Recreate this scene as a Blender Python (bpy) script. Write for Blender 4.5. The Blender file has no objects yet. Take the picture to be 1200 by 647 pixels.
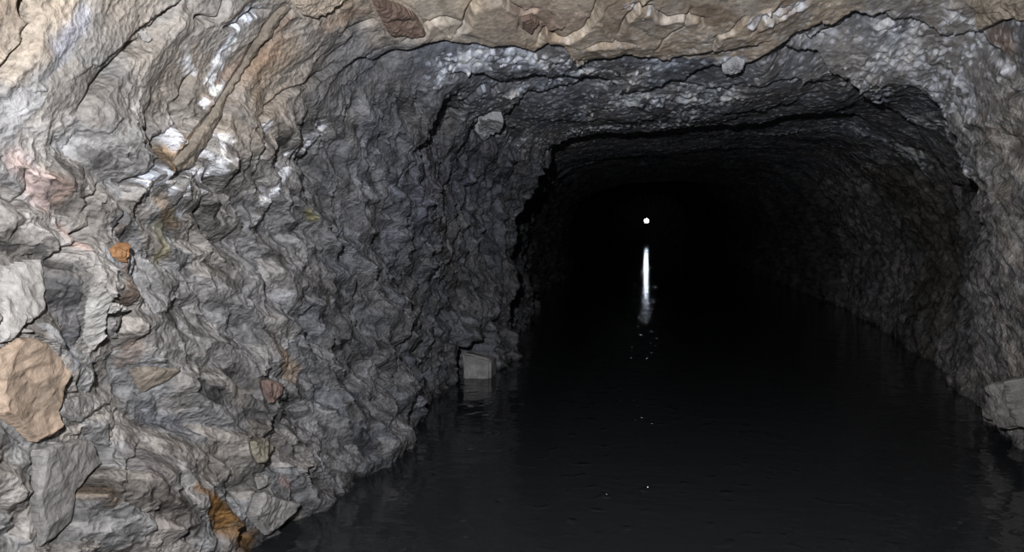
import bpy, math
import numpy as np
from mathutils import Vector, Matrix
from mathutils.bvhtree import BVHTree

SC = bpy.context.scene
COL = SC.collection
rng = np.random.default_rng(11)

# ------------------------------------------------------------------ camera
FPX = 900.0
YAW = math.atan(180 / FPX * math.cos(math.atan(57.5 / FPX)))
PIT = math.atan(57.5 / FPX)
EYE = np.array([0.0, 0.0, 1.2])
RT = np.array([math.cos(YAW), math.sin(YAW), 0.0])
FW = np.array([-math.sin(YAW) * math.cos(PIT), math.cos(YAW) * math.cos(PIT), -math.sin(PIT)])
UP = np.cross(RT, FW)
cam = bpy.data.cameras.new('camera')
cam.sensor_width = 36.0
cam.lens = 36.0 * FPX / 1200.0
cam.clip_start = 0.05
cam.clip_end = 200
co = bpy.data.objects.new('camera', cam)
COL.objects.link(co)
co.matrix_world = Matrix(((RT[0], UP[0], -FW[0], EYE[0]), (RT[1], UP[1], -FW[1], EYE[1]),
                          (RT[2], UP[2], -FW[2], EYE[2]), (0, 0, 0, 1)))
SC.camera = co


def ray(x, y):
    d = FW * FPX + RT * (x - 600) + UP * (323.5 - y)
    return d / np.linalg.norm(d)


def project(P):
    D = P - EYE
    w = D @ FW
    ws = np.where(w > 0.05, w, 0.05)
    return 600 + FPX * (D @ RT) / ws, 323.5 - FPX * (D @ UP) / ws, w


# ------------------------------------------------------------------ noise
def hsh(i, j, s):
    h = (i.astype(np.int64) * 374761393 + j.astype(np.int64) * 668265263 + s * 2147483647 + 97) & 0xffffffff
    h = ((h ^ (h >> 13)) * 1274126177) & 0xffffffff
    h = ((h ^ (h >> 16)) * 2246822519) & 0xffffffff
    h ^= h >> 13
    return (h & 0xffffff) / float(0x1000000)


def vnoise(a, b, s):
    i, j = np.floor(a), np.floor(b)
    fa, fb = a - i, b - j
    fa, fb = fa * fa * (3 - 2 * fa), fb * fb * (3 - 2 * fb)
    i, j = i.astype(np.int64), j.astype(np.int64)
    return ((hsh(i, j, s) * (1 - fa) + hsh(i + 1, j, s) * fa) * (1 - fb)
            + (hsh(i, j + 1, s) * (1 - fa) + hsh(i + 1, j + 1, s) * fa) * fb) * 2 - 1


def fbm(a, b, s, octv=4, gain=0.5):
    o, amp, tot = 0, 1.0, 0
    for k in range(octv):
        o = o + amp * vnoise(a * 2 ** k, b * 2 ** k, s + k)
        tot += amp
        amp *= gain
    return o / tot


def cells(a, b, ang, la, lb, s, warp=0.25, ws=1.0):
    """fractured cells on the (a, b) surface: long axis la at angle ang, short axis lb.
    returns: id noise, relief, distance to the cell border, second random."""
    ca, sa = math.cos(ang), math.sin(ang)
    p = (a * ca + b * sa) / la
    q = (-a * sa + b * ca) / lb
    p = p + warp * fbm(p * ws * 1.7, q * ws * 1.7, s + 50, 3)
    q = q + warp * fbm(p * ws * 1.7 + 9.1, q * ws * 1.7 + 3.3, s + 60, 3)
    i0, j0 = np.floor(p).astype(np.int64), np.floor(q).astype(np.int64)
    f1 = np.full(p.shape, 9.0); f2 = f1.copy()
    bi = np.zeros(p.shape, np.int64); bj = bi.copy()
    bdx = np.zeros(p.shape); bdy = bdx.copy()
    for di in (-1, 0, 1):
        for dj in (-1, 0, 1):
            i, j = i0 + di, j0 + dj
            dx = p - (i + 0.1 + 0.8 * hsh(i, j, s))
            dy = q - (j + 0.1 + 0.8 * hsh(i, j, s + 1))
            d = dx * dx + dy * dy
            m = d < f1
            f2 = np.where(m, f1, np.minimum(f2, d))
            f1 = np.where(m, d, f1)
            bi = np.where(m, i, bi); bj = np.where(m, j, bj)
            bdx = np.where(m, dx, bdx); bdy = np.where(m, dy, bdy)
    r = hsh(bi, bj, s + 2)
    tx, ty = hsh(bi, bj, s + 3) * 2 - 1, hsh(bi, bj, s + 4) * 2 - 1
    relief = (r * 2 - 1) * 0.6 + 1.1 * (tx * bdx + ty * bdy)
    return r, relief, np.sqrt(f2) - np.sqrt(f1), hsh(bi, bj, s + 5)


def tri(a, b, ang, la, lb, s, warp=0.35):
    """crumpled facets: flat triangles between random heights, long axis la at angle ang"""
    ca, sa = math.cos(ang), math.sin(ang)
    p = (a * ca + b * sa) / la
    q = (-a * sa + b * ca) / lb
    wx_ = warp * vnoise(p * .8 + 5.2, q * .8, s + 70) + warp * .5 * vnoise(p * 1.9, q * 1.9, s + 71)
    wy_ = warp * vnoise(p * .8, q * .8 + 8.1, s + 72) + warp * .5 * vnoise(p * 1.9, q * 1.9, s + 73)
    p = p + wx_; q = q + wy_
    i, j = np.floor(p), np.floor(q)
    u, v = p - i, q - j
    i, j = i.astype(np.int64), j.astype(np.int64)
    h00, h10, h01, h11 = hsh(i, j, s), hsh(i + 1, j, s), hsh(i, j + 1, s), hsh(i + 1, j + 1, s)
    flip = hsh(i, j, s + 9) > .5
    lo_t = np.where(u + v < 1, h00 + u * (h10 - h00) + v * (h01 - h00), h11 + (1 - u) * (h01 - h11) + (1 - v) * (h10 - h11))
    up_t = np.where(u > v, h00 + u * (h10 - h00) + v * (h11 - h10), h00 + v * (h01 - h00) + u * (h11 - h01))
    return np.where(flip, lo_t, up_t) * 2 - 1


def sstep(x, a, b):
    t = np.clip((x - a) / (b - a), 0, 1)
    return t * t * (3 - 2 * t)


# ------------------------------------------------------------------ tunnel base
RY = [-3.0, 1.0, 2.6, 4.0, 5.0, 5.6, 6.75, 7.5, 9.5, 12.0, 20.0, 36.0, 66.0]
RP = [
    [(-1.5, -.6), (-1.5, 0), (-1.55, .5), (-1.6, 1.0), (-1.55, 1.5), (-1.3, 1.95), (-.7, 2.1), (.1, 2.1), (.9, 2.12), (1.5, 2.0), (1.75, 1.5), (1.85, .8), (1.9, 0), (1.9, -.6)],
    [(-1.5, -.6), (-1.52, 0), (-1.56, .5), (-1.58, 1.0), (-1.54, 1.5), (-1.34, 2.02), (-.75, 2.5), (.1, 2.6), (.9, 2.6), (1.5, 2.3), (1.72, 1.5), (1.8, .8), (1.85, 0), (1.9, -.6)],
    [(-1.35, -.6), (-1.46, 0), (-1.54, .5), (-1.58, 1.0), (-1.54, 1.5), (-1.34, 2.0), (-.75, 2.36), (.1, 2.44), (.9, 2.46), (1.5, 2.28), (1.7, 1.6), (1.74, .8), (1.85, 0), (1.9, -.6)],
    [(-1.25, -.6), (-1.38, 0), (-1.48, .5), (-1.5, 1.0), (-1.42, 1.5), (-1.18, 1.87), (-.6, 2.05), (.2, 2.14), (1.0, 2.28), (1.48, 2.2), (1.7, 1.58), (1.72, .75), (1.9, 0), (1.95, -.6)],
    [(-1.38, -.6), (-1.54, 0), (-1.55, .5), (-1.49, 1.0), (-1.40, 1.5), (-1.14, 1.85), (-.6, 1.98), (.2, 2.0), (1.05, 2.03), (1.5, 1.97), (1.76, 1.45), (1.78, .72), (1.93, 0), (1.98, -.6)],
    [(-1.4, -.6), (-1.56, 0), (-1.53, .5), (-1.48, 1.0), (-1.36, 1.5), (-1.1, 1.84), (-.6, 1.97), (.2, 2.0), (1.1, 2.06), (1.7, 2.04), (2.25, 1.5), (2.24, .7), (2.04, 0), (2.1, -.6)],
    [(-1.3, -.6), (-1.32, 0), (-1.36, .5), (-1.33, 1.0), (-1.2, 1.45), (-1.0, 1.8), (-.6, 1.98), (.2, 2.03), (1.1, 2.1), (1.8, 2.1), (2.5, 1.55), (2.55, .8), (2.24, 0), (2.2, -.6)],
    [(-1.5, -.6), (-1.6, 0), (-1.7, .5), (-1.72, 1.0), (-1.65, 1.5), (-1.4, 1.9), (-.7, 2.06), (.2, 2.1), (1.1, 2.16), (1.85, 2.12), (2.55, 1.55), (2.62, .8), (2.35, 0), (2.3, -.6)],
    [(-1.6, -.6), (-1.62, 0), (-1.75, .5), (-1.8, 1.0), (-1.7, 1.5), (-1.4, 1.9), (-.7, 2.1), (.2, 2.15), (1.1, 2.2), (1.9, 2.1), (2.5, 1.55), (2.75, .8), (2.5, 0), (2.4, -.6)],
    [(-2.0, -.6), (-2.1, 0), (-2.2, .5), (-2.2, 1.0), (-2.1, 1.5), (-1.7, 1.95), (-.8, 2.2), (.2, 2.25), (1.1, 2.25), (2.0, 2.1), (2.5, 1.55), (2.7, .8), (2.6, 0), (2.5, -.6)],
    [(-2.3, -.6), (-2.4, 0), (-2.5, .5), (-2.5, 1.0), (-2.4, 1.5), (-2.0, 2.0), (-1.0, 2.3), (.0, 2.35), (.9, 2.3), (1.7, 2.1), (2.2, 1.55), (2.3, .8), (2.2, 0), (2.2, -.6)],
    [(-4.0, -.6), (-4.1, 0), (-4.2, .5), (-4.3, 1.0), (-4.3, 1.8), (-3.8, 2.9), (-2.2, 3.6), (-.8, 3.7), (.8, 3.6), (1.8, 3.1), (2.4, 2.0), (2.5, .9), (2.4, 0), (2.4, -.6)],
    [(-4.6, -.6), (-4.7, 0), (-4.8, .5), (-4.8, 1.0), (-4.7, 1.8), (-4.0, 2.9), (-2.4, 3.8), (-1.2, 3.9), (.2, 3.8), (1.2, 3.1), (1.7, 2.0), (1.8, .9), (1.7, 0), (1.7, -.6)],
]
RP = np.array(RP)
NQ = RP.shape[1]
SEG = [14, 170, 160, 160, 160, 150, 140, 130, 130, 110, 90, 90, 12]
T = np.concatenate([np.arange(n) / n + k for k, n in enumerate(SEG)] + [np.array([float(NQ - 1)])])
YN = np.concatenate([np.linspace(-3, 1.15, 36, endpoint=False), 1.15 * (12.5 / 1.15) ** (np.arange(1080) / 1080.0),
                     12.5 * (66 / 12.5) ** (np.arange(130) / 129.0)])
NU, NY = len(T), len(YN)
ctl = np.empty((NY, NQ, 2))
for k in range(NQ):
    for c in range(2):
        ctl[:, k, c] = np.interp(YN, RY, RP[:, k, c])
ki = np.minimum(T.astype(int), NQ - 2)
tt = (T - ki)[None, :, None]
g = lambda o: ctl[:, np.clip(ki + o, 0, NQ - 1), :]
p0, p1, p2, p3 = g(-1), g(0), g(1), g(2)
XZ = 0.5 * (2 * p1 + (p2 - p0) * tt + (2 * p0 - 5 * p1 + 4 * p2 - p3) * tt ** 2 + (3 * p1 - p0 - 3 * p2 + p3) * tt ** 3)
del p0, p1, p2, p3
B = np.empty((NY, NU, 3))
B[..., 0] = XZ[..., 0]; B[..., 2] = XZ[..., 1]; B[..., 1] = YN[:, None]
# arc length round the wall, measured on one fixed section so that it stays a chart of the rock
iref = int(np.argmin(abs(YN - 4.0)))
sref = np.concatenate([[0], np.cumsum(np.linalg.norm(np.diff(XZ[iref], axis=0), axis=1))])
S = np.broadcast_to(sref[None, :], (NY, NU))
Y = B[..., 1]
TT = np.broadcast_to(T[None, :], (NY, NU))
# normals that point into the tunnel
du = np.gradient(B, axis=1); dv = np.gradient(B, axis=0)
N = np.cross(du, dv)
N /= np.linalg.norm(N, axis=2, keepdims=True) + 1e-9
cen = np.array([0.2, 0, 1.0])
sg = np.sign(((cen - B) * np.array([1, 0, 1]) * N).sum(2).mean())
N *= sg
del du, dv

# ------------------------------------------------------------------ fractured relief
w_ceil = sstep(TT, 4.7, 5.6) * (1 - sstep(TT, 9.0, 9.8))          # roof slabs
w_up = sstep(TT + 0.35 * fbm(S * 1.3, Y * 1.3, 5, 3) + 0.55 * (2.4 - np.clip(Y, 0, 4)), 4.1, 4.5) * (1 - w_ceil)  # smooth sheeted rock high on the left
w_up *= (TT < 7)
low = fbm(S * 1.1, Y * 1.1, 21, 3) * 0.06 * (1 - 0.75 * w_ceil)
cA, rA, eA, xA = cells(S, Y, math.radians(118), 0.55, 0.26, 100, 0.35)
cB, rB, eB, xB = cells(S, Y, math.radians(125), 0.24, 0.095, 200, 0.35)
cC, rC, eC, xC = cells(S, Y, math.radians(112), 0.10, 0.042, 300, 0.4)
cD, rD, eD, xD = cells(S, Y, math.radians(20), 0.045, 0.028, 400, 0.4)
cU, rU, eU, xU = cells(S, Y, math.radians(50), 0.85, 0.20, 500, 0.3)     # long sheets that lean up the tunnel
cV, rV, eV, xV = cells(S, Y, math.radians(48), 0.26, 0.10, 600, 0.45)
cR, rR, eR, xR = cells(S, Y, math.radians(82), 1.0, 0.34, 700, 0.4)      # roof plates
cS, rS, eS, xS = cells(S, Y, math.radians(95), 0.50, 0.12, 800, 0.45)
wl = (1 - w_ceil) * (1 - w_up)
far = 1 + 0.5 * sstep(Y, 5, 9)
R = math.radians
D0 = low
D0 = D0 + wl * (0.060 * tri(S, Y, R(118), .60, .30, 11) + 0.046 * far * tri(S, Y, R(130), .25, .11, 12) + 0.032 * far * tri(S, Y, R(108), .12, .055, 13, .22)
                + 0.016 * tri(S, Y, R(140), .055, .028, 14, .2) + 0.014 * rA + 0.012 * rB + 0.006 * rC) * (1 - .4 * (TT > 9))
D0 = D0 + w_up * (0.030 * tri(S, Y, R(50), .9, .28, 15) + .022 * tri(S, Y, R(45), .35, .13, 16) + 0.010 * tri(S, Y, R(60), .12, .06, 17)
                  + 0.016 * rU + 0.006 * rV + .004 * tri(S, Y, R(40), .05, .028, 18))
nr = 1 + .5 * (1 - sstep(Y, 3.5, 4.2))
D0 = D0 + w_ceil * (0.026 * tri(S, Y, R(80), 1.3, .50, 19) + 0.012 * nr * tri(S, Y, R(100), .6, .20, 20) + .006 * nr * tri(S, Y, R(75), .28, .09, 21)
                    + 0.006 * nr * rR + .004 * nr * (rS + .3) * (cS > .45) + .0025 * nr * tri(S, Y, R(95), .16, .04, 22))
D0 = D0 + 0.003 * (1 - .8 * w_ceil) * fbm(S * 26, Y * 26, 33, 3)
P0 = B + N * D0[..., None]
px0, py0, w0 = project(P0.reshape(-1, 3))
px0 = px0.reshape(NY, NU); py0 = py0.reshape(NY, NU); w0 = w0.reshape(NY, NU)
SUB = (slice(30, 1190, 2), slice(0, NU, 2))
fx, fy, fw_ = px0[SUB].ravel(), py0[SUB].ravel(), w0[SUB].ravel()
fs, fY, ft = S[SUB].ravel(), Y[SUB].ravel(), TT[SUB].ravel()


def at(x, y):
    """the rock surface point seen along one sight line: (arc, depth)"""
    d = (fx - x) ** 2 + (fy - y) ** 2 + np.where(fw_ < 0.3, 1e6, 0)
    m = np.nonzero(d < 16)[0]
    k = m[np.argmin(fw_[m] * 4 + np.sqrt(d[m]) * 0.15)] if len(m) else int(np.argmin(d))
    return fs[k], fY[k]


def chart(pts):
    return np.array([at(*p) for p in pts])


def seg_dist(line, sel=None):
    """distance and signed side of every surface point to a polyline on the chart (only near it)"""
    lo, hi = line.min(0) - 0.6, line.max(0) + 0.6
    m = (S > lo[0]) & (S < hi[0]) & (Y > lo[1]) & (Y < hi[1])
    a, b = S[m], Y[m]
    best = np.full(a.shape, 9.0); side = np.zeros(a.shape); al = np.zeros(a.shape)
    n = len(line) - 1
    for k in range(n):
        q, r = line[k], line[k + 1]
        e = r - q
        L = max(e @ e, 1e-9)
        t = np.clip(((a - q[0]) * e[0] + (b - q[1]) * e[1]) / L, 0, 1)
        dx, dy = a - q[0] - t * e[0], b - q[1] - t * e[1]
        d = np.hypot(dx, dy)
        u = d < best
        best = np.where(u, d, best)
        side = np.where(u, np.sign(e[0] * dy - e[1] * dx), side)
        al = np.where(u, (k + t) / n, al)
    return m, best, side, al


D1 = np.zeros_like(D0)
# roof ledges: each line is the lip of a plate; beyond it the roof steps up, then slopes down to the next lip
LEDGES = [
    ([(400, 78), (420, 66), (435, 70), (448, 62), (477, 58), (497, 50), (533, 48), (557, 50), (573, 55), (600, 53), (624, 62), (640, 50), (660, 54), (677, 78), (694, 70), (734, 63), (760, 67), (784, 72), (800, 66), (835, 63), (863, 58), (900, 48)], 0.07, 0.17),
    ([(523, 87), (567, 87), (587, 97), (600, 93), (627, 88), (647, 93), (660, 88), (680, 95), (700, 93), (717, 97), (730, 108), (754, 108), (767, 103), (784, 97), (800, 96), (817, 84), (837, 78), (853, 85), (870, 80), (900, 63), (923, 47), (933, 37), (960, 28), (980, 28), (1000, 13), (1020, 17), (1047, 12)], 0.11, 0.26),
    ([(933, 43), (950, 55), (980, 43), (1007, 28), (1027, 18), (1073, 23), (1093, 32), (1110, 42), (1137, 43), (1153, 50), (1177, 63)], 0.07, 0.2),
    ([(905, 63), (933, 70), (957, 72), (973, 87), (990, 97), (1007, 103), (1020, 120), (1033, 125), (1047, 133), (1063, 140), (1077, 160), (1093, 180), (1103, 200), (1113, 210), (1128, 226), (1141, 247), (1153, 264), (1160, 290)], 0.13, 0.4),
    ([(640, 185), (667, 163), (727, 160), (800, 154), (850, 150), (900, 145), (933, 137), (960, 137), (1000, 138), (1015, 150)], 0.10, 0.9),
    ([(800, 105), (830, 106), (853, 110), (875, 104), (897, 105), (933, 103), (963, 110), (990, 107)], 0.05, 0.2),
    ([(560, 163), (580, 157), (600, 130), (613, 115), (654, 107), (690, 102), (712, 104)], 0.07, 0.25),
    ([(334, 2), (350, 13), (365, 20), (384, 12), (400, 5), (412, -4)], 0.06, 0.2),
    ([(1133, 3), (1157, 30), (1173, 25), (1183, 20), (1200, 23)], 0.06, 0.25),
]
ledge_lines = []
for pts, A, Ln in LEDGES:
    L = chart(pts)
    o = np.argsort(L[:, 0])
    L = L[o]
    s1 = np.linspace(L[0, 0], L[-1, 0], 400)
    y1 = np.interp(s1, L[:, 0], L[:, 1])
    y1 = y1 + 0.03 * fbm(s1 * 9, s1 * 0 + A * 50, 77, 3)
    ledge_lines.append((s1, y1))
    yl = np.interp(sref, s1, y1)
    win = sstep(sref, L[0, 0] - 0.02, L[0, 0] + 0.10) * (1 - sstep(sref, L[-1, 0] - 0.10, L[-1, 0] + 0.02))
    t = Y - yl[None, :]
    D1 -= np.where(t > 0, A * win[None, :] * np.exp(-np.clip(t, 0, 9) / Ln), 0)
# open joints in the rock: (line, groove depth, half width, lip on the side left of the line)
JOINTS = [
    ([(-5, 106), (0, 100), (20, 70), (30, 57), (47, 27)], .05, .005, .015),
    ([(92, 133), (110, 107), (133, 82), (153, 60), (173, 52), (187, 30), (200, 15), (223, -2)], .06, .006, .02),
    ([(205, 120), (215, 105), (230, 83)], .05, .006, .01),
    ([(150, 225), (157, 214), (180, 170), (202, 138)], .05, .006, .02),
    ([(196, 222), (210, 205), (222, 197), (240, 177), (247, 140), (262, 118), (300, 65), (334, 8)], .05, .006, .025),
    ([(58, 314), (77, 294), (90, 293), (108, 268)], .07, .007, .015),
    ([(133, 400), (147, 373), (155, 358)], .06, .006, .01),
    ([(97, 248), (105, 235), (118, 215)], .05, .005, .01),
    ([(134, 267), (146, 250)], .05, .005, .01),
    ([(24, 250), (34, 222), (36, 200)], .03, .004, .01),
    ([(63, 645), (73, 625), (87, 615), (103, 579), (117, 542), (123, 529), (97, 510)], .06, .006, .02),
    ([(143, 579), (155, 555), (165, 519)], .05, .006, .01),
    ([(228, 23), (255, 24), (262, 12), (268, -3)], .05, .005, .01),
    ([(262, 32), (275, 32), (290, 18), (315, 13)], .05, .005, .01),
    ([(300, 150), (340, 105), (375, 88), (400, 74)], .04, .005, .01),
    ([(507, 167), (530, 140), (547, 120), (557, 108), (570, 106), (580, 112), (594, 98)], .05, .006, .015),
    ([(1112, 112), (1125, 145), (1140, 170)], .03, .005, .01),
    ([(1183, 107), (1200, 112)], .05, .006, .01),
    ([(812, 9), (800, 30), (780, 45), (765, 62)], .03, .005, .005),
    ([(1080, 135), (1100, 132), (1112, 120)], .03, .005, .01),
    ([(537, 40), (547, 30), (551, 12), (562, -4)], .045, .007, .02),
    ([(590, -4), (597, 6), (612, 14), (630, 12)], .035, .006, .015),
    ([(630, 52), (640, 35), (648, 44), (664, 46), (687, 33), (696, 18), (704, -4)], .045, .007, .02),
    ([(727, 40), (734, 23), (750, 8), (762, 12), (777, 23), (800, 20), (820, 24), (826, 32)], .045, .007, .02),
    ([(687, 58), (705, 52), (725, 50), (745, 55)], .04, .006, .02),
    ([(470, 52), (497, 43), (500, 30), (515, 22), (537, 26)], .04, .006, .015),
    ([(880, 40), (895, 22), (915, 20), (940, 8), (950, -4)], .04, .006, .015),
    ([(835, 62), (842, 45), (860, 38), (872, 20)], .035, .006, .015),
    ([(404, 40), (425, 30), (440, 24)], .035, .006, .015),
]
for pts, dep, hw, lip in JOINTS:
    L = chart(pts)
    L = np.concatenate([L[:-1] + (L[1:] - L[:-1]) * f for f in (0,)] + [L[-1:]])
    m, d, side, al = seg_dist(L)
    d = np.abs(d + 0.006 * fbm(S[m] * 25, Y[m] * 25, 91, 2))
    taper = np.minimum(1, 6 * np.minimum(al, 1 - al) + 0.15)
    D1[m] += taper * (-dep * np.exp(-(d / (hw * 1.5)) ** 2) + np.where(side > 0, lip, -lip * .3) * np.exp(-d / 0.12))
# the mouth of a small round drill hole high on the left
sh, yh = at(36, 8)
dh = np.hypot(S - sh, Y - yh)
D1 -= 0.34 * (1 - sstep(dh, 0.022, 0.029))


px0, py0, w0 = (q.reshape(NY, NU) for q in project((P0 + N * D1[..., None]).reshape(-1, 3)))
fx, fy, fw_ = px0[SUB].ravel(), py0[SUB].ravel(), w0[SUB].ravel()

def inside(poly, x, y):
    c = np.zeros(x.shape, bool)
    n = len(poly)
    for k in range(n):
        x1, y1 = poly[k]; x2, y2 = poly[(k + 1) % n]
        m = ((y1 > y) != (y2 > y))
        c ^= m & (x < (x2 - x1) * (y - y1) / ((y2 - y1) if abs(y2 - y1) > 1e-12 else 1e-12) + x1)
    return c


def edge_dist(poly, x, y):
    best = np.full(x.shape, 9.0)
    for k in range(len(poly)):
        q = np.array(poly[k]); r = np.array(poly[(k + 1) % len(poly)])
        e = r - q; L = max(e @ e, 1e-12)
        t = np.clip(((x - q[0]) * e[0] + (y - q[1]) * e[1]) / L, 0, 1)
        best = np.minimum(best, np.hypot(x - q[0] - t * e[0], y - q[1] - t * e[1]))
    return best


STONES = []
SEATS = []


def stone(*a, **k):
    STONES.append((a, k))


# stones that sit on or in the walls: outline on the rock, thickness, stone kind, label
stone('rock_slab', [(-8, 414), (20, 398), (45, 394), (62, 408), (72, 440), (66, 455), (55, 480), (55, 502), (38, 519), (22, 505), (8, 490), (-8, 486)], .035, 'tan',
     'flat tan-orange rock slab on the left wall, dark gap along its right edge', seed=1, facet=.15)
stone('rock_slab', [(-8, 312), (48, 302), (55, 325), (52, 340), (40, 365), (33, 383), (12, 402), (-8, 405)], .030, 'pale',
     'pale grey rock slab directly above the tan-orange slab', seed=2, facet=.2)
stone('stone', [(100, 337), (118, 334), (128, 345), (126, 362), (118, 395), (105, 412), (98, 398), (96, 360)], .022, 'pale',
     'pale bluish-white pointed stone below the long black crack on the left wall', 'stone', seed=3)
stone('rock_slab', [(35, 528), (60, 515), (95, 515), (116, 540), (103, 577), (87, 612), (64, 636), (48, 640), (43, 580)], .030, 'grey',
     'smooth grey five-sided rock slab low on the left wall, below the tan-orange slab', seed=4, facet=.3)
stone('stone', [(127, 290), (137, 283), (147, 289), (149, 301), (141, 309), (131, 302)], .022, 'rust',
     'small bright orange-rust stone in a hollow of the left wall', 'stone', seed=6, facet=.5)
stone('stone', [(145, 432), (172, 428), (203, 432), (195, 447), (168, 461), (150, 448)], .024, 'dun',
     'brownish lens-shaped stone with a pale lower edge jutting from the left wall', 'stone', seed=7)
stone('stone', [(60, 470), (95, 462), (115, 470), (108, 488), (85, 497), (62, 485)], .020, 'grey',
     'rounded light grey stone just right of the tan-orange slab', 'stone', seed=8)
stone('stone', [(163, 38), (175, 35), (179, 44), (168, 52), (161, 49)], .016, 'pale',
     'small pale stone wedged in the long slanting crack at upper left', 'stone', seed=9)
stone('rock_ridge', [(203, 208), (213, 178), (244, 132), (281, 76), (324, 8), (343, 5), (305, 68), (265, 120), (243, 165), (222, 195)], .022, 'dun',
     'long narrow brown rock rib slanting up the left wall between two shiny patches', 'rock rib', seed=10, facet=.3)
stone('stone', [(845, 75), (862, 63), (872, 71), (861, 82)], .05, 'shine',
     'small pale grey stone wedged in the dark jagged roof crack', 'stone', seed=12)
stone('rock_slab', [(433, -6), (467, 2), (487, 17), (497, 38), (485, 42), (457, 39), (443, 22)], .03, 'brown',
     'dark red-brown rock plate in the sandy roof', seed=13)
stone('stone', [(610, 20), (622, 15), (632, 26), (622, 36), (610, 32)], .02, 'brown',
     'small dark brown stone set in the sandy roof above the glittering ledge', 'stone', seed=14)
stone('rock_slab', [(1136, -6), (1157, 28), (1172, 24), (1183, 18), (1208, 20), (1208, -6)], .05, 'sand',
     'sandy overhanging roof slab in the upper right corner', seed=15)
stone('rock_slab', [(334, -6), (350, 12), (365, 19), (384, 11), (402, -6)], .04, 'sand',
     'pale overhanging roof slab with a curved dark lip at the top edge', seed=16)
stone('stone', [(555, 152), (563, 138), (588, 131), (584, 150), (566, 162)], .05, 'shine',
     'pale grey angular stone hanging at the left end of the roof ledges', 'stone', seed=17)
stone('rock_ledge', [(1166, 470), (1180, 448), (1208, 440), (1208, 500), (1185, 500), (1168, 488)], .07, 'grey',
     'grey rock knob jutting over the water from the right wall', 'rock', seed=18, facet=.4)
stone('stone', [(307, 445), (318, 441), (327, 450), (326, 465), (313, 473), (303, 462)], .026, 'red',
     'small dark red stone in the left wall above the yellowish stone', 'stone', seed=21)
stone('stone', [(292, 517), (306, 512), (317, 522), (314, 540), (300, 543), (290, 532)], .028, 'olive',
     'yellowish-grey stone in the left wall above the rusty streak', 'stone', seed=22)
stone('stone', [(297, 558), (312, 556), (314, 566), (304, 574)], .02, 'pale',
     'small pale triangular stone just below the yellowish-grey stone', 'stone', seed=23)
stone('stone', [(124, 359), (136, 354), (148, 360), (144, 368), (130, 368)], .020, 'pale',
     'small flat pale stone just right of the bluish-white pointed stone', 'stone', seed=24)
stone('stone', [(130, 373), (147, 372), (144, 387), (137, 399), (129, 388)], .020, 'grey',
     'small grey downward-pointing stone just under the small flat pale stone', 'stone', seed=25)
stone('stone', [(292, 577), (315, 581), (338, 593), (326, 618), (304, 628), (292, 606)], .035, 'grey',
     'grey angular stone at the water edge beside the rusty streak', 'stone', seed=19, facet=.4)



# ------------------------------------------------------------------ rock colour, with glints and some bright and dim areas painted in
GREY = np.array([.222, .215, .212]); SLATE = np.array([.110, .115, .131]); TAN = np.array([.37, .32, .265]); OCHRE = np.array([.38, .265, .165])
RUST = np.array([.145, .075, .025]); PINK = np.array([.34, .24, .21]); PALE = np.array([.46, .45, .45]); OLIVE = np.array([.18, .165, .085])
BROWN = np.array([.17, .115, .085]); GLINT_WHITE = np.array([.70, .74, .84])
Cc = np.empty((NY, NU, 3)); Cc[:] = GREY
nz1 = fbm(S * 2.3, Y * 2.3, 41, 4)
nz2 = fbm(S * 7, Y * 7, 45, 4)
nz3 = fbm(S * 18, Y * 18, 49, 3)
wet = np.zeros((NY, NU))


def mix(m, c):
    global Cc
    Cc += np.clip(m, 0, 1)[..., None] * (c - Cc)


def stroke(x1, y1, x2, y2, wm, soft=0.6, rag=0.6):
    """a painted band between two points on the rock, ragged edge; 0..1"""
    m, d, side, al = seg_dist(np.array([at(x1, y1), at(x2, y2)]))
    o = np.zeros((NY, NU))
    dd = d / wm + rag * nz2[m] + 0.4 * rag * nz3[m]
    o[m] = 1 - sstep(dd, 1 - soft, 1 + soft * .5)
    return o


kb = sstep(sref, ledge_lines[0][0][-1] - .55, ledge_lines[0][0][-1] - .1)
yl1 = ((1 - kb) * np.interp(sref, *ledge_lines[0]) + kb * np.interp(sref, *ledge_lines[1], right=3.3))[None, :]
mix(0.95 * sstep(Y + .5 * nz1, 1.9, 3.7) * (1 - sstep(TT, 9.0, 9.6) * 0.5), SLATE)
mix(.8 * w_ceil * sstep(Y, 2.8, 3.4), np.array([.168, .176, .202]))
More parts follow.
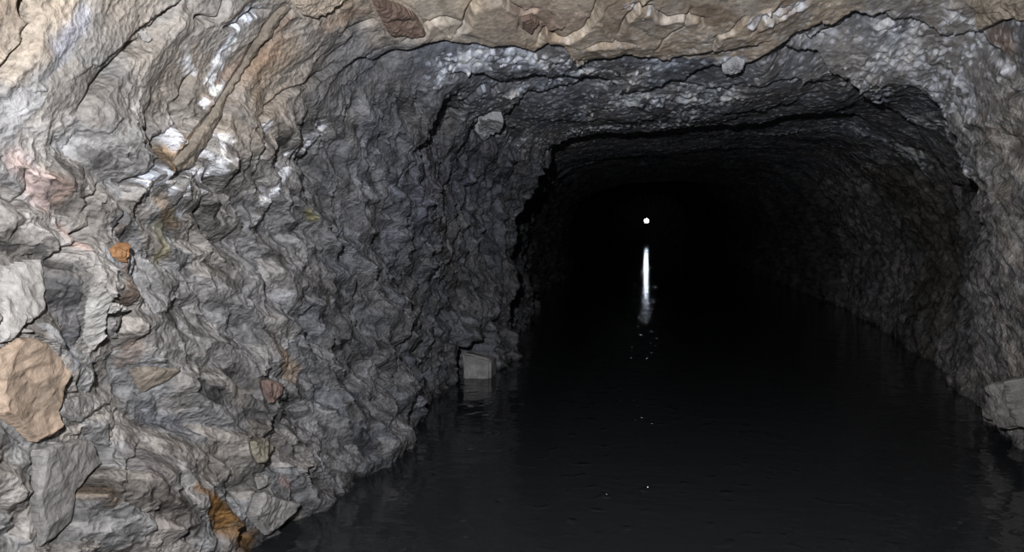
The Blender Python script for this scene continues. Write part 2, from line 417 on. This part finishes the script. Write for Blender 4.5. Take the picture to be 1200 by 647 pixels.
# roof in front of the ledges is a warm sandy rock
near_roof = sstep(TT + .3 * nz1, 4.9, 5.4) * (1 - sstep(TT + .3 * nz1, 8.5, 8.9)) * (Y < yl1)
mix(near_roof * (0.88 + .35 * nz2), TAN * 1.35)
rz = fbm(S * 5, Y * 1.6, 57, 4)
mix(near_roof * .55 * sstep(rz, .1, .5), np.array([.28, .21, .165]))
mix(near_roof * .5 * sstep(-rz, .15, .5), PALE * 1.1)
upl = sstep(TT + .25 * nz1, 3.9, 4.6) * (1 - sstep(TT, 5.2, 5.5)) * (1 - sstep(Y, 2.5, 3.4))
mix(upl * (0.35 + .5 * nz1), TAN)
PATCH = [  # x1, y1, x2, y2, half width in m, colour, strength
    (0, 40, 70, 20, .09, OCHRE * .8, .45), (10, 75, 60, 40, .05, TAN * .95, .7), (60, 10, 85, 0, .05, TAN, .7),
    (20, 190, 60, 225, .05, PINK, .6), (70, 270, 90, 285, .02, PINK, .6), (70, 60, 95, 20, .04, PALE * np.array([.75, .8, .95]), .6),
    (30, 135, 75, 165, .07, PALE * .8, .5), (250, 110, 300, 70, .05, BROWN * 1.5, .5), (300, 100, 345, 55, .07, OCHRE * .6, .35),
    (205, 190, 240, 150, .022, OCHRE * .8, .8), (335, 30, 320, 60, .05, BROWN * 1.3, .5), (385, 30, 425, 15, .04, BROWN * 1.6, .5),
    (195, 255, 185, 300, .035, OLIVE * 1.4, .5), (185, 235, 205, 265, .02, OCHRE * .6, .6), (360, 245, 368, 258, .02, OLIVE, .8),
    (140, 270, 150, 350, .03, BROWN * 1.1, .6), (155, 400, 150, 420, .025, BROWN, .5), (250, 590, 285, 640, .045, RUST, .95),
    (235, 570, 262, 610, .022, RUST * 1.3, .7), (270, 620, 292, 647, .03, OCHRE * .5, .6), 
    (335, 420, 345, 440, .04, np.array([.3, .22, .15]), .6), (300, 520, 312, 540, .025, OLIVE * 1.6, .5), (330, 560, 340, 570, .02, PINK, .6),
    (115, 575, 140, 585, .025, OCHRE * .55, .6), (600, 25, 660, 30, .10, PINK * .95, .4), (615, 22, 622, 30, .04, BROWN, .7),
    (820, 15, 860, 30, .10, OCHRE * .75, .45), (1160, 35, 1180, 55, .08, BROWN * 1.5, .7), (1130, 5, 1180, 10, .07, TAN * 1.1, .8),
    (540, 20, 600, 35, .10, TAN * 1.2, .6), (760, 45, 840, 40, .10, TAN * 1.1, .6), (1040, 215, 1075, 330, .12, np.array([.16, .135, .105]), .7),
    (1040, 8, 1130, 25, .16, GREY * 1.5, .9), (1000, 190, 1090, 370, .9, np.array([.085, .08, .075]), .85), (1075, 190, 1135, 300, .25, np.array([.10, .10, .105]), .7), (970, 60, 1110, 120, .26, np.array([.33, .335, .35]), .85), (1090, 120, 1150, 190, .2, np.array([.31, .315, .33]), .8), (1120, 60, 1190, 200, .25, GREY * 1.2, .8), (1190, 120, 1200, 280, .25, GREY * 1.1, .7),  # pale roof strokes add painted light, near-black strokes paint the far wall dim
    (1110, 350, 1130, 450, .15, GREY * .75, .6), (1175, 130, 1190, 300, .18, GREY * 1.0, .7), (1150, 330, 1195, 430, .12, GREY * 1.1, .6),
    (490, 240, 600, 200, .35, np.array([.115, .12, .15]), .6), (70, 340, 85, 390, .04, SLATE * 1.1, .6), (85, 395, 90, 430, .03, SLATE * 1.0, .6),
    (160, 540, 200, 600, .06, np.array([.15, .13, .125]), .6), (170, 480, 200, 500, .05, SLATE * .9, .5), (20, 560, 30, 640, .05, PALE * .9, .5),
    (1180, 440, 1195, 495, .10, GREY * 1.2, .5), (555, 415, 560, 435, .05, GREY, .5),
]
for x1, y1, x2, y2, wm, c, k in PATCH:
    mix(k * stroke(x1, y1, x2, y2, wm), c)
# wet patches, with pale lamp glints painted into their colour
GLINT = [
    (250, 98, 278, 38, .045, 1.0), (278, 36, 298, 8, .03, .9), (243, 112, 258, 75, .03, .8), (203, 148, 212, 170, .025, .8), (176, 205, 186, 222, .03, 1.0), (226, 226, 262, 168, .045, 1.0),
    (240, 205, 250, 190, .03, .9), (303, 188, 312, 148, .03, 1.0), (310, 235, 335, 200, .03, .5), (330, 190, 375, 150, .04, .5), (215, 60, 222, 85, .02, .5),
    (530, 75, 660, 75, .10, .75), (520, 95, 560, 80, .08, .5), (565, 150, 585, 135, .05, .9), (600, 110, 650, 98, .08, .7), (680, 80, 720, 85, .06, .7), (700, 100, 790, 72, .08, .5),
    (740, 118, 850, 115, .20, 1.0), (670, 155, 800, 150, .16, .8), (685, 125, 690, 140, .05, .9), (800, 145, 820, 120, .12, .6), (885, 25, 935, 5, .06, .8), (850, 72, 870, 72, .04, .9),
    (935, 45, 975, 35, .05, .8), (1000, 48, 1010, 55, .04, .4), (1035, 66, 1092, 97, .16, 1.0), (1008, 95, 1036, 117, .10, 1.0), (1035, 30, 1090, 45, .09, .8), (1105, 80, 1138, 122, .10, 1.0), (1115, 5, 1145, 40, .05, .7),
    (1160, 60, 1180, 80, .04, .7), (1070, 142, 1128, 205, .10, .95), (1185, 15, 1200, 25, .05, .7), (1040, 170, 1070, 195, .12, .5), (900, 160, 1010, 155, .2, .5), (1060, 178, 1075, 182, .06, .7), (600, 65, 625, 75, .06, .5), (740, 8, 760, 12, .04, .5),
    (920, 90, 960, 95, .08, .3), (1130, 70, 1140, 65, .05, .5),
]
for x1, y1, x2, y2, wm, k in GLINT:
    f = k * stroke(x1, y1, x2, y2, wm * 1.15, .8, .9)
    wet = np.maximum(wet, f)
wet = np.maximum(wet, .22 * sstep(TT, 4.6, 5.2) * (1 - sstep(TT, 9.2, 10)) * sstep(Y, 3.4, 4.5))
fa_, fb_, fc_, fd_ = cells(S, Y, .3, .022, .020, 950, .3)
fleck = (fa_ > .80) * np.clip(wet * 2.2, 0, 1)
mix(np.clip(wet * 2.0 - .35, 0, .95) * sstep(nz3 + .6 * nz2, -.3, .3), GLINT_WHITE)
mix(.85 * fleck, GLINT_WHITE * 1.15)  # sparkle painted as near-white specks
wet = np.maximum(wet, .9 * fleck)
# tone of each broken piece
tone = 1 + wl * (.45 * (cB - .5) + .85 * (cC - .5) + .3 * (cA - .5) + .5 * (cD - .5)) + w_up * (.25 * (cV - .5) + .3 * (cU - .5) + .15 * (cC - .5)) + w_ceil * (.25 * (cS - .5) + .15 * (cC - .5))
tone *= 1 + .22 * nz2 + .12 * nz3
warm = (wl * (xB - .5) + w_up * (xV - .5) + w_ceil * (xS - .5)) * .16 + .10 * nz1
Cc *= tone[..., None] * (1 + warm[..., None] * np.array([.55, .1, -.5]))
D1 += np.clip(wet, 0, 1) * (1 + 1.0 * w_ceil) * (.012 * tri(S, Y, R(20), .05, .05, 23) + .008 * tri(S, Y, R(70), .02, .02, 24)) * sstep(Y, 1.0, 3.0)
for a_, k_ in STONES:          # each stone has a flat seat in the rock behind it
    L = chart(a_[1])
    pl_ = [tuple(p) for p in L]
    lo, hi = L.min(0) - .03, L.max(0) + .03
    bx = (S > lo[0]) & (S < hi[0]) & (Y > lo[1]) & (Y < hi[1])
    ins = np.zeros_like(bx); ins[bx] = inside(pl_, S[bx], Y[bx]) | (edge_dist(pl_, S[bx], Y[bx]) < .012)
    A_ = np.stack([np.ones(ins.sum()), S[ins], Y[ins]], -1)
    D_ = (D0 + D1)[ins]
    cf = np.linalg.lstsq(A_, D_, rcond=None)[0]
    D1[ins] = A_ @ cf - D0[ins] - .006 + .08 * (D_ - A_ @ cf)
    SEATS.append((L, cf))
nj = .10 * fbm(S * 5, Y * 5, 61, 3)
nook = (Y + nj > 5.66) & (Y < 6.24) & (TT + 2.5 * nj < 1.72)      # the nook behind the squared block
D1[nook] = np.minimum(D1[nook], -.42 - D0[nook])
P = P0 + N * D1[..., None]
waterdamp = 1 - .35 * (1 - sstep(P[..., 2] + .03 * nz2, 0.0, 0.07))
Cc *= waterdamp[..., None]
Cc = np.clip(Cc, .01, .85)


# ------------------------------------------------------------------ materials
def mat(name):
    m = bpy.data.materials.new(name)
    m.use_nodes = True
    nt = m.node_tree
    return m, nt, nt.nodes['Principled BSDF'], nt.nodes.new, nt.links.new


def rock_material(name, attr=True, colour=None, wetness=None, bump=1.0):
    m, nt, b, nn, ln = mat(name)
    tc = nn('ShaderNodeTexCoord')
    n1 = nn('ShaderNodeTexNoise'); n1.inputs['Scale'].default_value = 38; n1.inputs['Detail'].default_value = 8; n1.inputs['Roughness'].default_value = .65
    n2 = nn('ShaderNodeTexVoronoi'); n2.inputs['Scale'].default_value = 60
    n3 = nn('ShaderNodeTexNoise'); n3.inputs['Scale'].default_value = 150; n3.inputs['Detail'].default_value = 5
    for n in (n1, n2, n3):
        ln(tc.outputs['Object'], n.inputs['Vector'])
    if attr:
        ca = nn('ShaderNodeAttribute'); ca.attribute_name = 'stone'
        col = ca.outputs['Color']
        wa = nn('ShaderNodeAttribute'); wa.attribute_name = 'gloss'
        wetf = wa.outputs['Fac']
    else:
        n4 = nn('ShaderNodeTexNoise'); n4.inputs['Scale'].default_value = 9; n4.inputs['Detail'].default_value = 7
        ln(tc.outputs['Object'], n4.inputs['Vector'])
        r4 = nn('ShaderNodeValToRGB')
        r4.color_ramp.elements[0].position = .3; r4.color_ramp.elements[1].position = .7
        r4.color_ramp.elements[0].color = (*[c * .62 for c in colour[0]], 1); r4.color_ramp.elements[1].color = (*colour[1], 1)
        ln(n4.outputs['Fac'], r4.inputs['Fac'])
        col = r4.outputs['Color']
        v = nn('ShaderNodeValue'); v.outputs[0].default_value = wetness
        wetf = v.outputs[0]
    mr = nn('ShaderNodeMapRange'); mr.inputs['From Min'].default_value = .3; mr.inputs['From Max'].default_value = .7
    mr.inputs['To Min'].default_value = .58 if attr else .72; mr.inputs['To Max'].default_value = 1.38 if attr else 1.22
    ln(n1.outputs['Fac'], mr.inputs['Value'])
    mul = nn('ShaderNodeMix'); mul.data_type = 'RGBA'; mul.blend_type = 'MULTIPLY'; mul.inputs['Factor'].default_value = 1
    ln(col, mul.inputs['A']); ln(mr.outputs['Result'], mul.inputs['B'])
    ln(mul.outputs['Result'], b.inputs['Base Color'])
    rg = nn('ShaderNodeMapRange'); rg.inputs['To Min'].default_value = .72; rg.inputs['To Max'].default_value = .30
    ln(wetf, rg.inputs['Value']); ln(rg.outputs['Result'], b.inputs['Roughness'])
    sp = nn('ShaderNodeMapRange'); sp.inputs['To Min'].default_value = .25; sp.inputs['To Max'].default_value = 1.0
    ln(wetf, sp.inputs['Value']); ln(sp.outputs['Result'], b.inputs['Specular IOR Level'])
    a1 = nn('ShaderNodeMath'); a1.operation = 'MULTIPLY_ADD'; a1.inputs[1].default_value = .5
    ln(n2.outputs['Distance'], a1.inputs[0]); ln(n1.outputs['Fac'], a1.inputs[2])
    b1 = nn('ShaderNodeBump'); b1.inputs['Strength'].default_value = .55 * bump; b1.inputs['Distance'].default_value = .018
    if attr:
        ga = nn('ShaderNodeAttribute'); ga.attribute_name = 'grain'
        gm = nn('ShaderNodeMath'); gm.operation = 'MULTIPLY'; gm.inputs[1].default_value = .75 * bump
        ln(ga.outputs['Fac'], gm.inputs[0]); ln(gm.outputs[0], b1.inputs['Strength'])
    ln(a1.outputs[0], b1.inputs['Height'])
    b2 = nn('ShaderNodeBump'); b2.inputs['Distance'].default_value = .006
    st = nn('ShaderNodeMapRange'); st.inputs['To Min'].default_value = .2; st.inputs['To Max'].default_value = 1.0
    ln(wetf, st.inputs['Value']); ln(st.outputs['Result'], b2.inputs['Strength'])
    ln(n3.outputs['Fac'], b2.inputs['Height']); ln(b1.outputs['Normal'], b2.inputs['Normal'])
    ln(b2.outputs['Normal'], b.inputs['Normal'])
    return m


M_ROCK = rock_material('fractured_rock')


def water_material():
    m, nt, b, nn, ln = mat('still_mine_water')
    b.inputs['Base Color'].default_value = (.017, .019, .022, 1)
    b.inputs['Roughness'].default_value = .015
    b.inputs['IOR'].default_value = 1.33
    tc = nn('ShaderNodeTexCoord')
    hs = []
    for sc, st, w in ((3.0, (1, 1.6, 1), .45), (11, (1, 1.4, 1), .18), (34, (1, 1.2, 1), .05)):
        mp = nn('ShaderNodeMapping'); mp.inputs['Scale'].default_value = st
        ln(tc.outputs['Object'], mp.inputs['Vector'])
        n = nn('ShaderNodeTexNoise'); n.inputs['Scale'].default_value = sc; n.inputs['Detail'].default_value = 2
        ln(mp.outputs['Vector'], n.inputs['Vector'])
        k = nn('ShaderNodeMath'); k.operation = 'MULTIPLY'; k.inputs[1].default_value = w
        ln(n.outputs['Fac'], k.inputs[0])
        hs.append(k.outputs[0])
    s1 = nn('ShaderNodeMath'); ln(hs[0], s1.inputs[0]); ln(hs[1], s1.inputs[1])
    s2 = nn('ShaderNodeMath'); ln(s1.outputs[0], s2.inputs[0]); ln(hs[2], s2.inputs[1])
    # here and there a steeper wavelet
    nw = nn('ShaderNodeTexNoise'); nw.inputs['Scale'].default_value = 9; nw.inputs['Detail'].default_value = 1
    ln(tc.outputs['Object'], nw.inputs['Vector'])
    mw = nn('ShaderNodeMapRange'); mw.interpolation_type = 'SMOOTHSTEP'
    mw.inputs['From Min'].default_value = .60; mw.inputs['From Max'].default_value = .80; mw.inputs['To Max'].default_value = .38
    ln(nw.outputs['Fac'], mw.inputs['Value'])
    s3 = nn('ShaderNodeMath'); ln(s2.outputs[0], s3.inputs[0]); ln(mw.outputs['Result'], s3.inputs[1])
    s2 = s3
    bp = nn('ShaderNodeBump'); bp.inputs['Strength'].default_value = 1; bp.inputs['Distance'].default_value = .012
    ln(s2.outputs[0], bp.inputs['Height']); ln(bp.outputs['Normal'], b.inputs['Normal'])
    return m


def plain(name, col, rough=.5, metal=0.0, emit=None, strength=0):
    m, nt, b, nn, ln = mat(name)
    n = nn('ShaderNodeTexNoise'); n.inputs['Scale'].default_value = 40
    mr = nn('ShaderNodeMapRange'); mr.inputs['To Min'].default_value = max(.05, rough - .1); mr.inputs['To Max'].default_value = rough + .1
    ln(n.outputs['Fac'], mr.inputs['Value']); ln(mr.outputs['Result'], b.inputs['Roughness'])
    b.inputs['Base Color'].default_value = (*col, 1)
    b.inputs['Metallic'].default_value = metal
    if emit:
        b.inputs['Emission Color'].default_value = (*emit, 1)
        b.inputs['Emission Strength'].default_value = strength
    return m


def link(name, me, m, parent=None):
    o = bpy.data.objects.new(name, me)
    COL.objects.link(o)
    me.materials.append(m)
    if parent:
        o.parent = parent
    return o


def tag(o, label=None, cat=None, group=None, kind=None):
    for k, v in (('label', label), ('category', cat), ('group', group), ('kind', kind)):
        if v:
            o[k] = v
    return o


def grid_mesh(name, V, cols=None, gloss=None, grain=None, smooth=False, flip=False):
    ny, nu = V.shape[:2]
    me = bpy.data.meshes.new(name)
    idx = np.arange(ny * nu).reshape(ny, nu)
    f = np.stack([idx[:-1, :-1], idx[:-1, 1:], idx[1:, 1:], idx[1:, :-1]], -1).reshape(-1, 4)
    if flip:
        f = f[:, ::-1]
    me.vertices.add(ny * nu); me.vertices.foreach_set('co', V.reshape(-1).astype(np.float32))
    me.loops.add(f.size); me.loops.foreach_set('vertex_index', f.reshape(-1).astype(np.int32))
    me.polygons.add(len(f)); me.polygons.foreach_set('loop_start', np.arange(0, f.size, 4, dtype=np.int32))
    me.update(calc_edges=True)
    if cols is not None:
        a = me.attributes.new('stone', 'FLOAT_COLOR', 'POINT')
        c4 = np.ones((ny * nu, 4), np.float32); c4[:, :3] = cols.reshape(-1, 3)
        a.data.foreach_set('color', c4.reshape(-1))
        a = me.attributes.new('gloss', 'FLOAT', 'POINT')
        a.data.foreach_set('value', gloss.reshape(-1).astype(np.float32))
    if grain is not None:
        a = me.attributes.new('grain', 'FLOAT', 'POINT')
        a.data.foreach_set('value', grain.reshape(-1).astype(np.float32))
    me.polygons.foreach_set('use_smooth', np.full(len(f), smooth))
    me.validate()
    return me


grain = np.clip(1 - .75 * w_ceil, 0, 1)
# the far end closes in
capP = []
for k in (.75, .4, 0.0):
    q = P[-1].copy()
    cb = np.array([.2, 0, -.6])
    q = cb + (q - cb) * np.array([k, 1, k])
    q[:, 0] += -1.2 * (1 - k)
    q[:, 1] = 66 + (1 - k) * 1.2
    capP.append(q)
P = np.concatenate([P, np.array(capP)]); Cc = np.concatenate([Cc, np.repeat(Cc[-1:], 3, 0)]); wet = np.concatenate([wet, np.repeat(wet[-1:], 3, 0)]); grain = np.concatenate([grain, np.repeat(grain[-1:], 3, 0)])
kl, kr = int(np.searchsorted(T, 5.25)), int(np.searchsorted(T, 9.2))
ROCKS = {}
for nm, a, b, lab, cat in (('wall_left', 0, kl + 1, 'left tunnel wall of grey broken rock rising out of the water', 'rock wall'),
                           ('ceiling', kl, kr + 1, 'low rock tunnel roof of tan and blue-grey plates with jagged ledges', 'rock ceiling'),
                           ('wall_right', kr, NU, 'right tunnel wall of dim grey rock', 'rock wall')):
    V = P[:, a:b]
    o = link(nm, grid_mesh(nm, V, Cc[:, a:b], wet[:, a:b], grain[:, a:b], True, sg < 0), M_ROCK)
    tag(o, lab, cat, kind='structure')
    ROCKS[nm] = o

gx, gy = np.meshgrid(np.linspace(-5.6, 3.2, 70), np.concatenate([np.linspace(-3, 14, 120), np.linspace(14.5, 67, 60)]))
gz = -.55 + .06 * fbm(gx * 1.5, gy * 1.5, 3, 3)
fl = grid_mesh('floor', np.stack([gx, gy, gz], -1), smooth=True)
M_MUD = rock_material('silty_rock_floor', False, ((.10, .085, .06), (.14, .12, .09)), .3)
tag(link('floor', fl, M_MUD), 'flooded tunnel floor of dark silt under the water', 'floor', kind='structure')
wx, wy = np.meshgrid(np.linspace(-5.6, 3.4, 50), np.linspace(-3, 67, 140))
wt = grid_mesh('water', np.stack([wx, wy, wx * 0], -1), smooth=True)
tag(link('water', wt, water_material()), 'still black water flooding the whole tunnel floor', 'water', kind='structure')

# ------------------------------------------------------------------ loose and wedged stones
def bil(A, s_, y_):
    """sample a field of the rock chart at (arc, depth)"""
    fi = np.interp(y_, YN, np.arange(NY)); fj = np.interp(s_, sref, np.arange(NU))
    i, j = np.clip(fi.astype(int), 0, NY - 2), np.clip(fj.astype(int), 0, NU - 2)
    a, b = fi - i, fj - j
    if A.ndim == 3:
        a, b = a[..., None], b[..., None]
    return (A[i, j] * (1 - b) + A[i, j + 1] * b) * (1 - a) + (A[i + 1, j] * (1 - b) + A[i + 1, j + 1] * b) * a


DT = D0 + D1


def slab(k_, name, outline, thick, m, label, cat='rock', tilt=(0, 0), facet=.25, seed=1, group=None, bev=.010, step=.006):
    """a stone lying against the rock: its back follows the seat, its face is a few broken planes"""
    L, cf = SEATS[k_]
    lo, hi = L.min(0), L.max(0)
    size = max(hi - lo)
    h = max(.004, size / 110)
    nx, ny = int((hi[0] - lo[0]) / h) + 3, int((hi[1] - lo[1]) / h) + 3
    X, Yy = np.meshgrid(lo[0] - h + h * np.arange(nx), lo[1] - h + h * np.arange(ny))
    thin = abs(np.sum(L[:, 0] * np.roll(L[:, 1], -1) - L[:, 1] * np.roll(L[:, 0], -1))) / 2 / size * 1.4
    wob = thin * .035
    Xw = X + wob * fbm(X / thin * 5, Yy / thin * 5, seed + 5, 3); Yw = Yy + wob * fbm(X / thin * 5 + 7, Yy / thin * 5, seed + 8, 3)
    poly = [tuple(p) for p in L]
    ins = inside(poly, Xw, Yw)
    ed = edge_dist(poly, Xw, Yw)
    q = ins[:-1, :-1] & ins[1:, :-1] & ins[:-1, 1:] & ins[1:, 1:]
    back = bil(DT, X, Yy)
    bk = back.copy()
    for dy in (-1, 0, 1):
        for dx in (-1, 0, 1):
            bk = np.maximum(bk, np.roll(np.roll(back, dy, 0), dx, 1))
    bk = bk + .003
    pln = cf[0] + cf[1] * X + cf[2] * Yy
    rel = tri(X + seed, Yy, .6 + seed, size * .5, thin * .5, 900 + seed, .15)
    face = pln + thick * (1 + facet * 1.5 * rel + .24 * tri(X, Yy, 1.1 + seed, thin * .28, thin * .17, seed, .2) + .10 * tri(X, Yy, .3 + seed, thin * .1, thin * .08, seed + 3, .2))
    face = face - thick * .45 * (1 - np.clip(ed / bev, 0, 1))
    face = np.maximum(face, bk + .004)
    Bs, Ns = bil(B, X, Yy), bil(N, X, Yy)
    Ns = Ns / np.linalg.norm(Ns, axis=-1, keepdims=True)
    PB, PF = Bs + Ns * bk[..., None], Bs + Ns * face[..., None]
    vid = -np.ones((2,) + X.shape, int)
    verts, faces = [], []

    def v(l, i, j):
        if vid[l, i, j] < 0:
            verts.append(tuple((PF if l else PB)[i, j]))
            vid[l, i, j] = len(verts) - 1
        return vid[l, i, j]
    # keep only the largest connected patch
    comp = -np.ones(q.shape, int); best = (0, 0); c = 0
    for i0, j0 in zip(*np.nonzero(q)):
        if comp[i0, j0] >= 0:
            continue
        st = [(i0, j0)]; comp[i0, j0] = c; cnt = 0
        while st:
            a, b = st.pop(); cnt += 1
            for a2, b2 in ((a + 1, b), (a - 1, b), (a, b + 1), (a, b - 1)):
                if 0 <= a2 < q.shape[0] and 0 <= b2 < q.shape[1] and q[a2, b2] and comp[a2, b2] < 0:
                    comp[a2, b2] = c; st.append((a2, b2))
        best = max(best, (cnt, c)); c += 1
    q = comp == best[1]
    for i in range(ny - 1):
        for j in range(nx - 1):
            if not q[i, j]:
                continue
            r = [(i, j), (i, j + 1), (i + 1, j + 1), (i + 1, j)]
            faces.append([v(1, *k) for k in r])
            faces.append([v(0, *k) for k in r][::-1])
            for e, (di, dj) in enumerate(((-1, 0), (0, 1), (1, 0), (0, -1))):
                ii, jj = i + di, j + dj
                if not (0 <= ii < ny - 1 and 0 <= jj < nx - 1) or not q[ii, jj]:
                    a, b2 = r[e], r[(e + 1) % 4]
                    faces.append([v(1, *b2), v(1, *a), v(0, *a), v(0, *b2)])
    if sg > 0:
        faces = [f[::-1] for f in faces]
    me = bpy.data.meshes.new(name)
    me.from_pydata(verts, [], faces)
    me.validate(); me.update()
    o = link(name, me, m)
    return tag(o, label, cat, group, 'thing')


M_TAN = rock_material('tan_stone', False, ((.31, .25, .20), (.41, .315, .245)), .1, .6)
M_PALE = rock_material('pale_stone', False, ((.30, .295, .29), (.40, .395, .39)), .15, .6)
M_GREY = rock_material('grey_stone', False, ((.21, .205, .205), (.28, .275, .275)), .15, .7)
M_BROWN = rock_material('brown_stone', False, ((.16, .115, .095), (.22, .165, .14)), .15, .7)
M_RUST = rock_material('rusty_stone', False, ((.22, .11, .045), (.32, .17, .08)), .2, .7)
M_SAND = rock_material('sandy_roof_stone', False, ((.32, .275, .23), (.38, .33, .28)), .1, .7)
M_SHINE = rock_material('glistening_stone', False, ((.34, .35, .38), (.55, .57, .62)), .8, 1)
M_RED = rock_material('red_stone', False, ((.145, .10, .09), (.20, .145, .132)), .2, .7)
M_OLIVE = rock_material('olive_stone', False, ((.20, .19, .155), (.27, .255, .21)), .15, .7)
M_DUN = rock_material('dun_stone', False, ((.19, .165, .14), (.26, .23, .195)), .15, .7)

MATS = dict(red=M_RED, olive=M_OLIVE, brown=M_BROWN, dun=M_DUN, grey=M_GREY, pale=M_PALE, rust=M_RUST, sand=M_SAND, shine=M_SHINE, tan=M_TAN)
for n_, (a_, k_) in enumerate(STONES):
    slab(n_, a_[0], a_[1], a_[2], MATS[a_[3]], *a_[4:], **k_)


def block_stone(name, lo, hi, rotz, m, label, seed):
    import bmesh
    bm = bmesh.new()
    bmesh.ops.create_cube(bm, size=1)
    sx, sy, sz = (hi[k] - lo[k] for k in range(3))
    for v in bm.verts:
        t_ = v.co.z > 0; v.co.x *= sx * (1 - .14 * t_); v.co.z = v.co.z * sz - .05 * t_ * (v.co.x > 0) - .012 * t_ * (v.co.y > 0); v.co.x += .03 * t_ * (v.co.y > 0); v.co.y *= sy * (1 + .08 * t_)
    bmesh.ops.bevel(bm, geom=bm.edges[:], offset=.018, segments=2, affect='EDGES')
    bmesh.ops.subdivide_edges(bm, edges=bm.edges[:], cuts=4, use_grid_fill=True)
    bm.normal_update()
    co_ = np.array([v.co[:] for v in bm.verts])
    d = fbm(co_[:, 0] * 9 + seed, co_[:, 1] * 9 + co_[:, 2] * 7, seed, 3) * .03
    for v, dd in zip(bm.verts, d):
        v.co += v.normal * dd
    me = bpy.data.meshes.new(name)
    bm.to_mesh(me); bm.free()
    o = link(name, me, m)
    o.location = [(lo[k] + hi[k]) / 2 for k in range(3)]
    o.rotation_euler.z = rotz
    return tag(o, label, 'stone', kind='thing')


M_BLOCK = rock_material('block_stone_grey', False, ((.26, .26, .27), (.32, .32, .33)), .1, .5)
block_stone('stone_block', (-1.60, 5.86, -.50), (-1.35, 6.1, .20), .2, M_BLOCK, 'squared grey stone block standing in the water at the foot of the left wall', 31)


# ------------------------------------------------------------------ far lamp
def lathe(name, prof, m, parent, seg=40, caps=True):
    vs, fs = [], []
    for r, y in prof:
        for k in range(seg):
            a = 2 * math.pi * k / seg
            vs.append((r * math.cos(a), y, r * math.sin(a)))
    for i in range(len(prof) - 1):
        for k in range(seg):
            fs.append((i * seg + k, i * seg + (k + 1) % seg, (i + 1) * seg + (k + 1) % seg, (i + 1) * seg + k))
    if caps:
        fs.append(tuple(range(seg))[::-1])
        fs.append(tuple((len(prof) - 1) * seg + k for k in range(seg)))
    me = bpy.data.meshes.new(name)
    me.from_pydata(vs, [], fs); me.update()
    return link(name, me, m, parent)


LY = 58.0
ld = ray(758, 259)
lp = EYE + ld * (LY / ld[1])
lamp = bpy.data.objects.new('hanging_lamp', None)
COL.objects.link(lamp)
lamp.location = lp
tag(lamp, 'small bright white lamp shining far down the dark tunnel', 'lamp')
M_METAL = plain('dark_lamp_metal', (.03, .03, .033), .45, .8)
M_LENS = plain('lit_lamp_lens', (.9, .9, .9), .3, 0, (.80, .88, 1.0), 70)
lathe('spill_hood', [(.06, .30), (.14, .28), (.17, .12), (.18, -1.6), (.165, -1.6), (.155, .05), (.02, .06)], M_METAL, lamp)  # hood drawn out long, added to keep the lamp's spill off the walls
lathe('lens', [(.14, .035), (.148, .02), (.14, .0), (.10, -.008), (.01, -.01)], M_LENS, lamp)
lathe('bezel', [(.182, -1.56), (.19, -1.57), (.19, -1.60), (.18, -1.61), (.168, -1.605), (.168, -1.60)], M_METAL, lamp, caps=False)
zt = 3.86 - lp[2]
vs, fs = [], []
for k in range(9):
    f = k / 8
    for a in range(8):
        vs.append((.012 * math.cos(a * math.pi / 4) + .01 * math.sin(f * 9), .1 + .012 * math.sin(a * math.pi / 4), .2 + f * (zt - .2)))
for k in range(8):
    for a in range(8):
        fs.append((k * 8 + a, k * 8 + (a + 1) % 8, k * 8 + 8 + (a + 1) % 8, k * 8 + 8 + a))
me = bpy.data.meshes.new('cord'); me.from_pydata(vs, [], fs); me.update()
link('cord', me, M_METAL, lamp)

# ------------------------------------------------------------------ light: the caver's own lamp, a little above and left of the lens
pl = bpy.data.lights.new('caver_lamp', 'SPOT')
pl.spot_size = math.radians(156); pl.spot_blend = 1.0
pl.energy = 560; pl.color = (1.0, .983, .975); pl.shadow_soft_size = .025
lo_ = bpy.data.objects.new('caver_lamp', pl); COL.objects.link(lo_)
lo_.location = (-.16, -.05, 1.47)
lo_.rotation_euler = (math.radians(99), 0, math.radians(3))
wd = bpy.data.worlds.new('dark'); SC.world = wd; wd.use_nodes = True
wd.node_tree.nodes['Background'].inputs[0].default_value = (.002, .002, .003, 1)
wd.node_tree.nodes['Background'].inputs[1].default_value = 1

SC.view_settings.view_transform = 'Standard'
SC.view_settings.look = 'None'
SC.view_settings.gamma = 1
SC.view_settings.use_curve_mapping = False
SC.view_settings.exposure = 0
SC.cycles.max_bounces = 4
SC.cycles.diffuse_bounces = 2
SC.cycles.glossy_bounces = 3
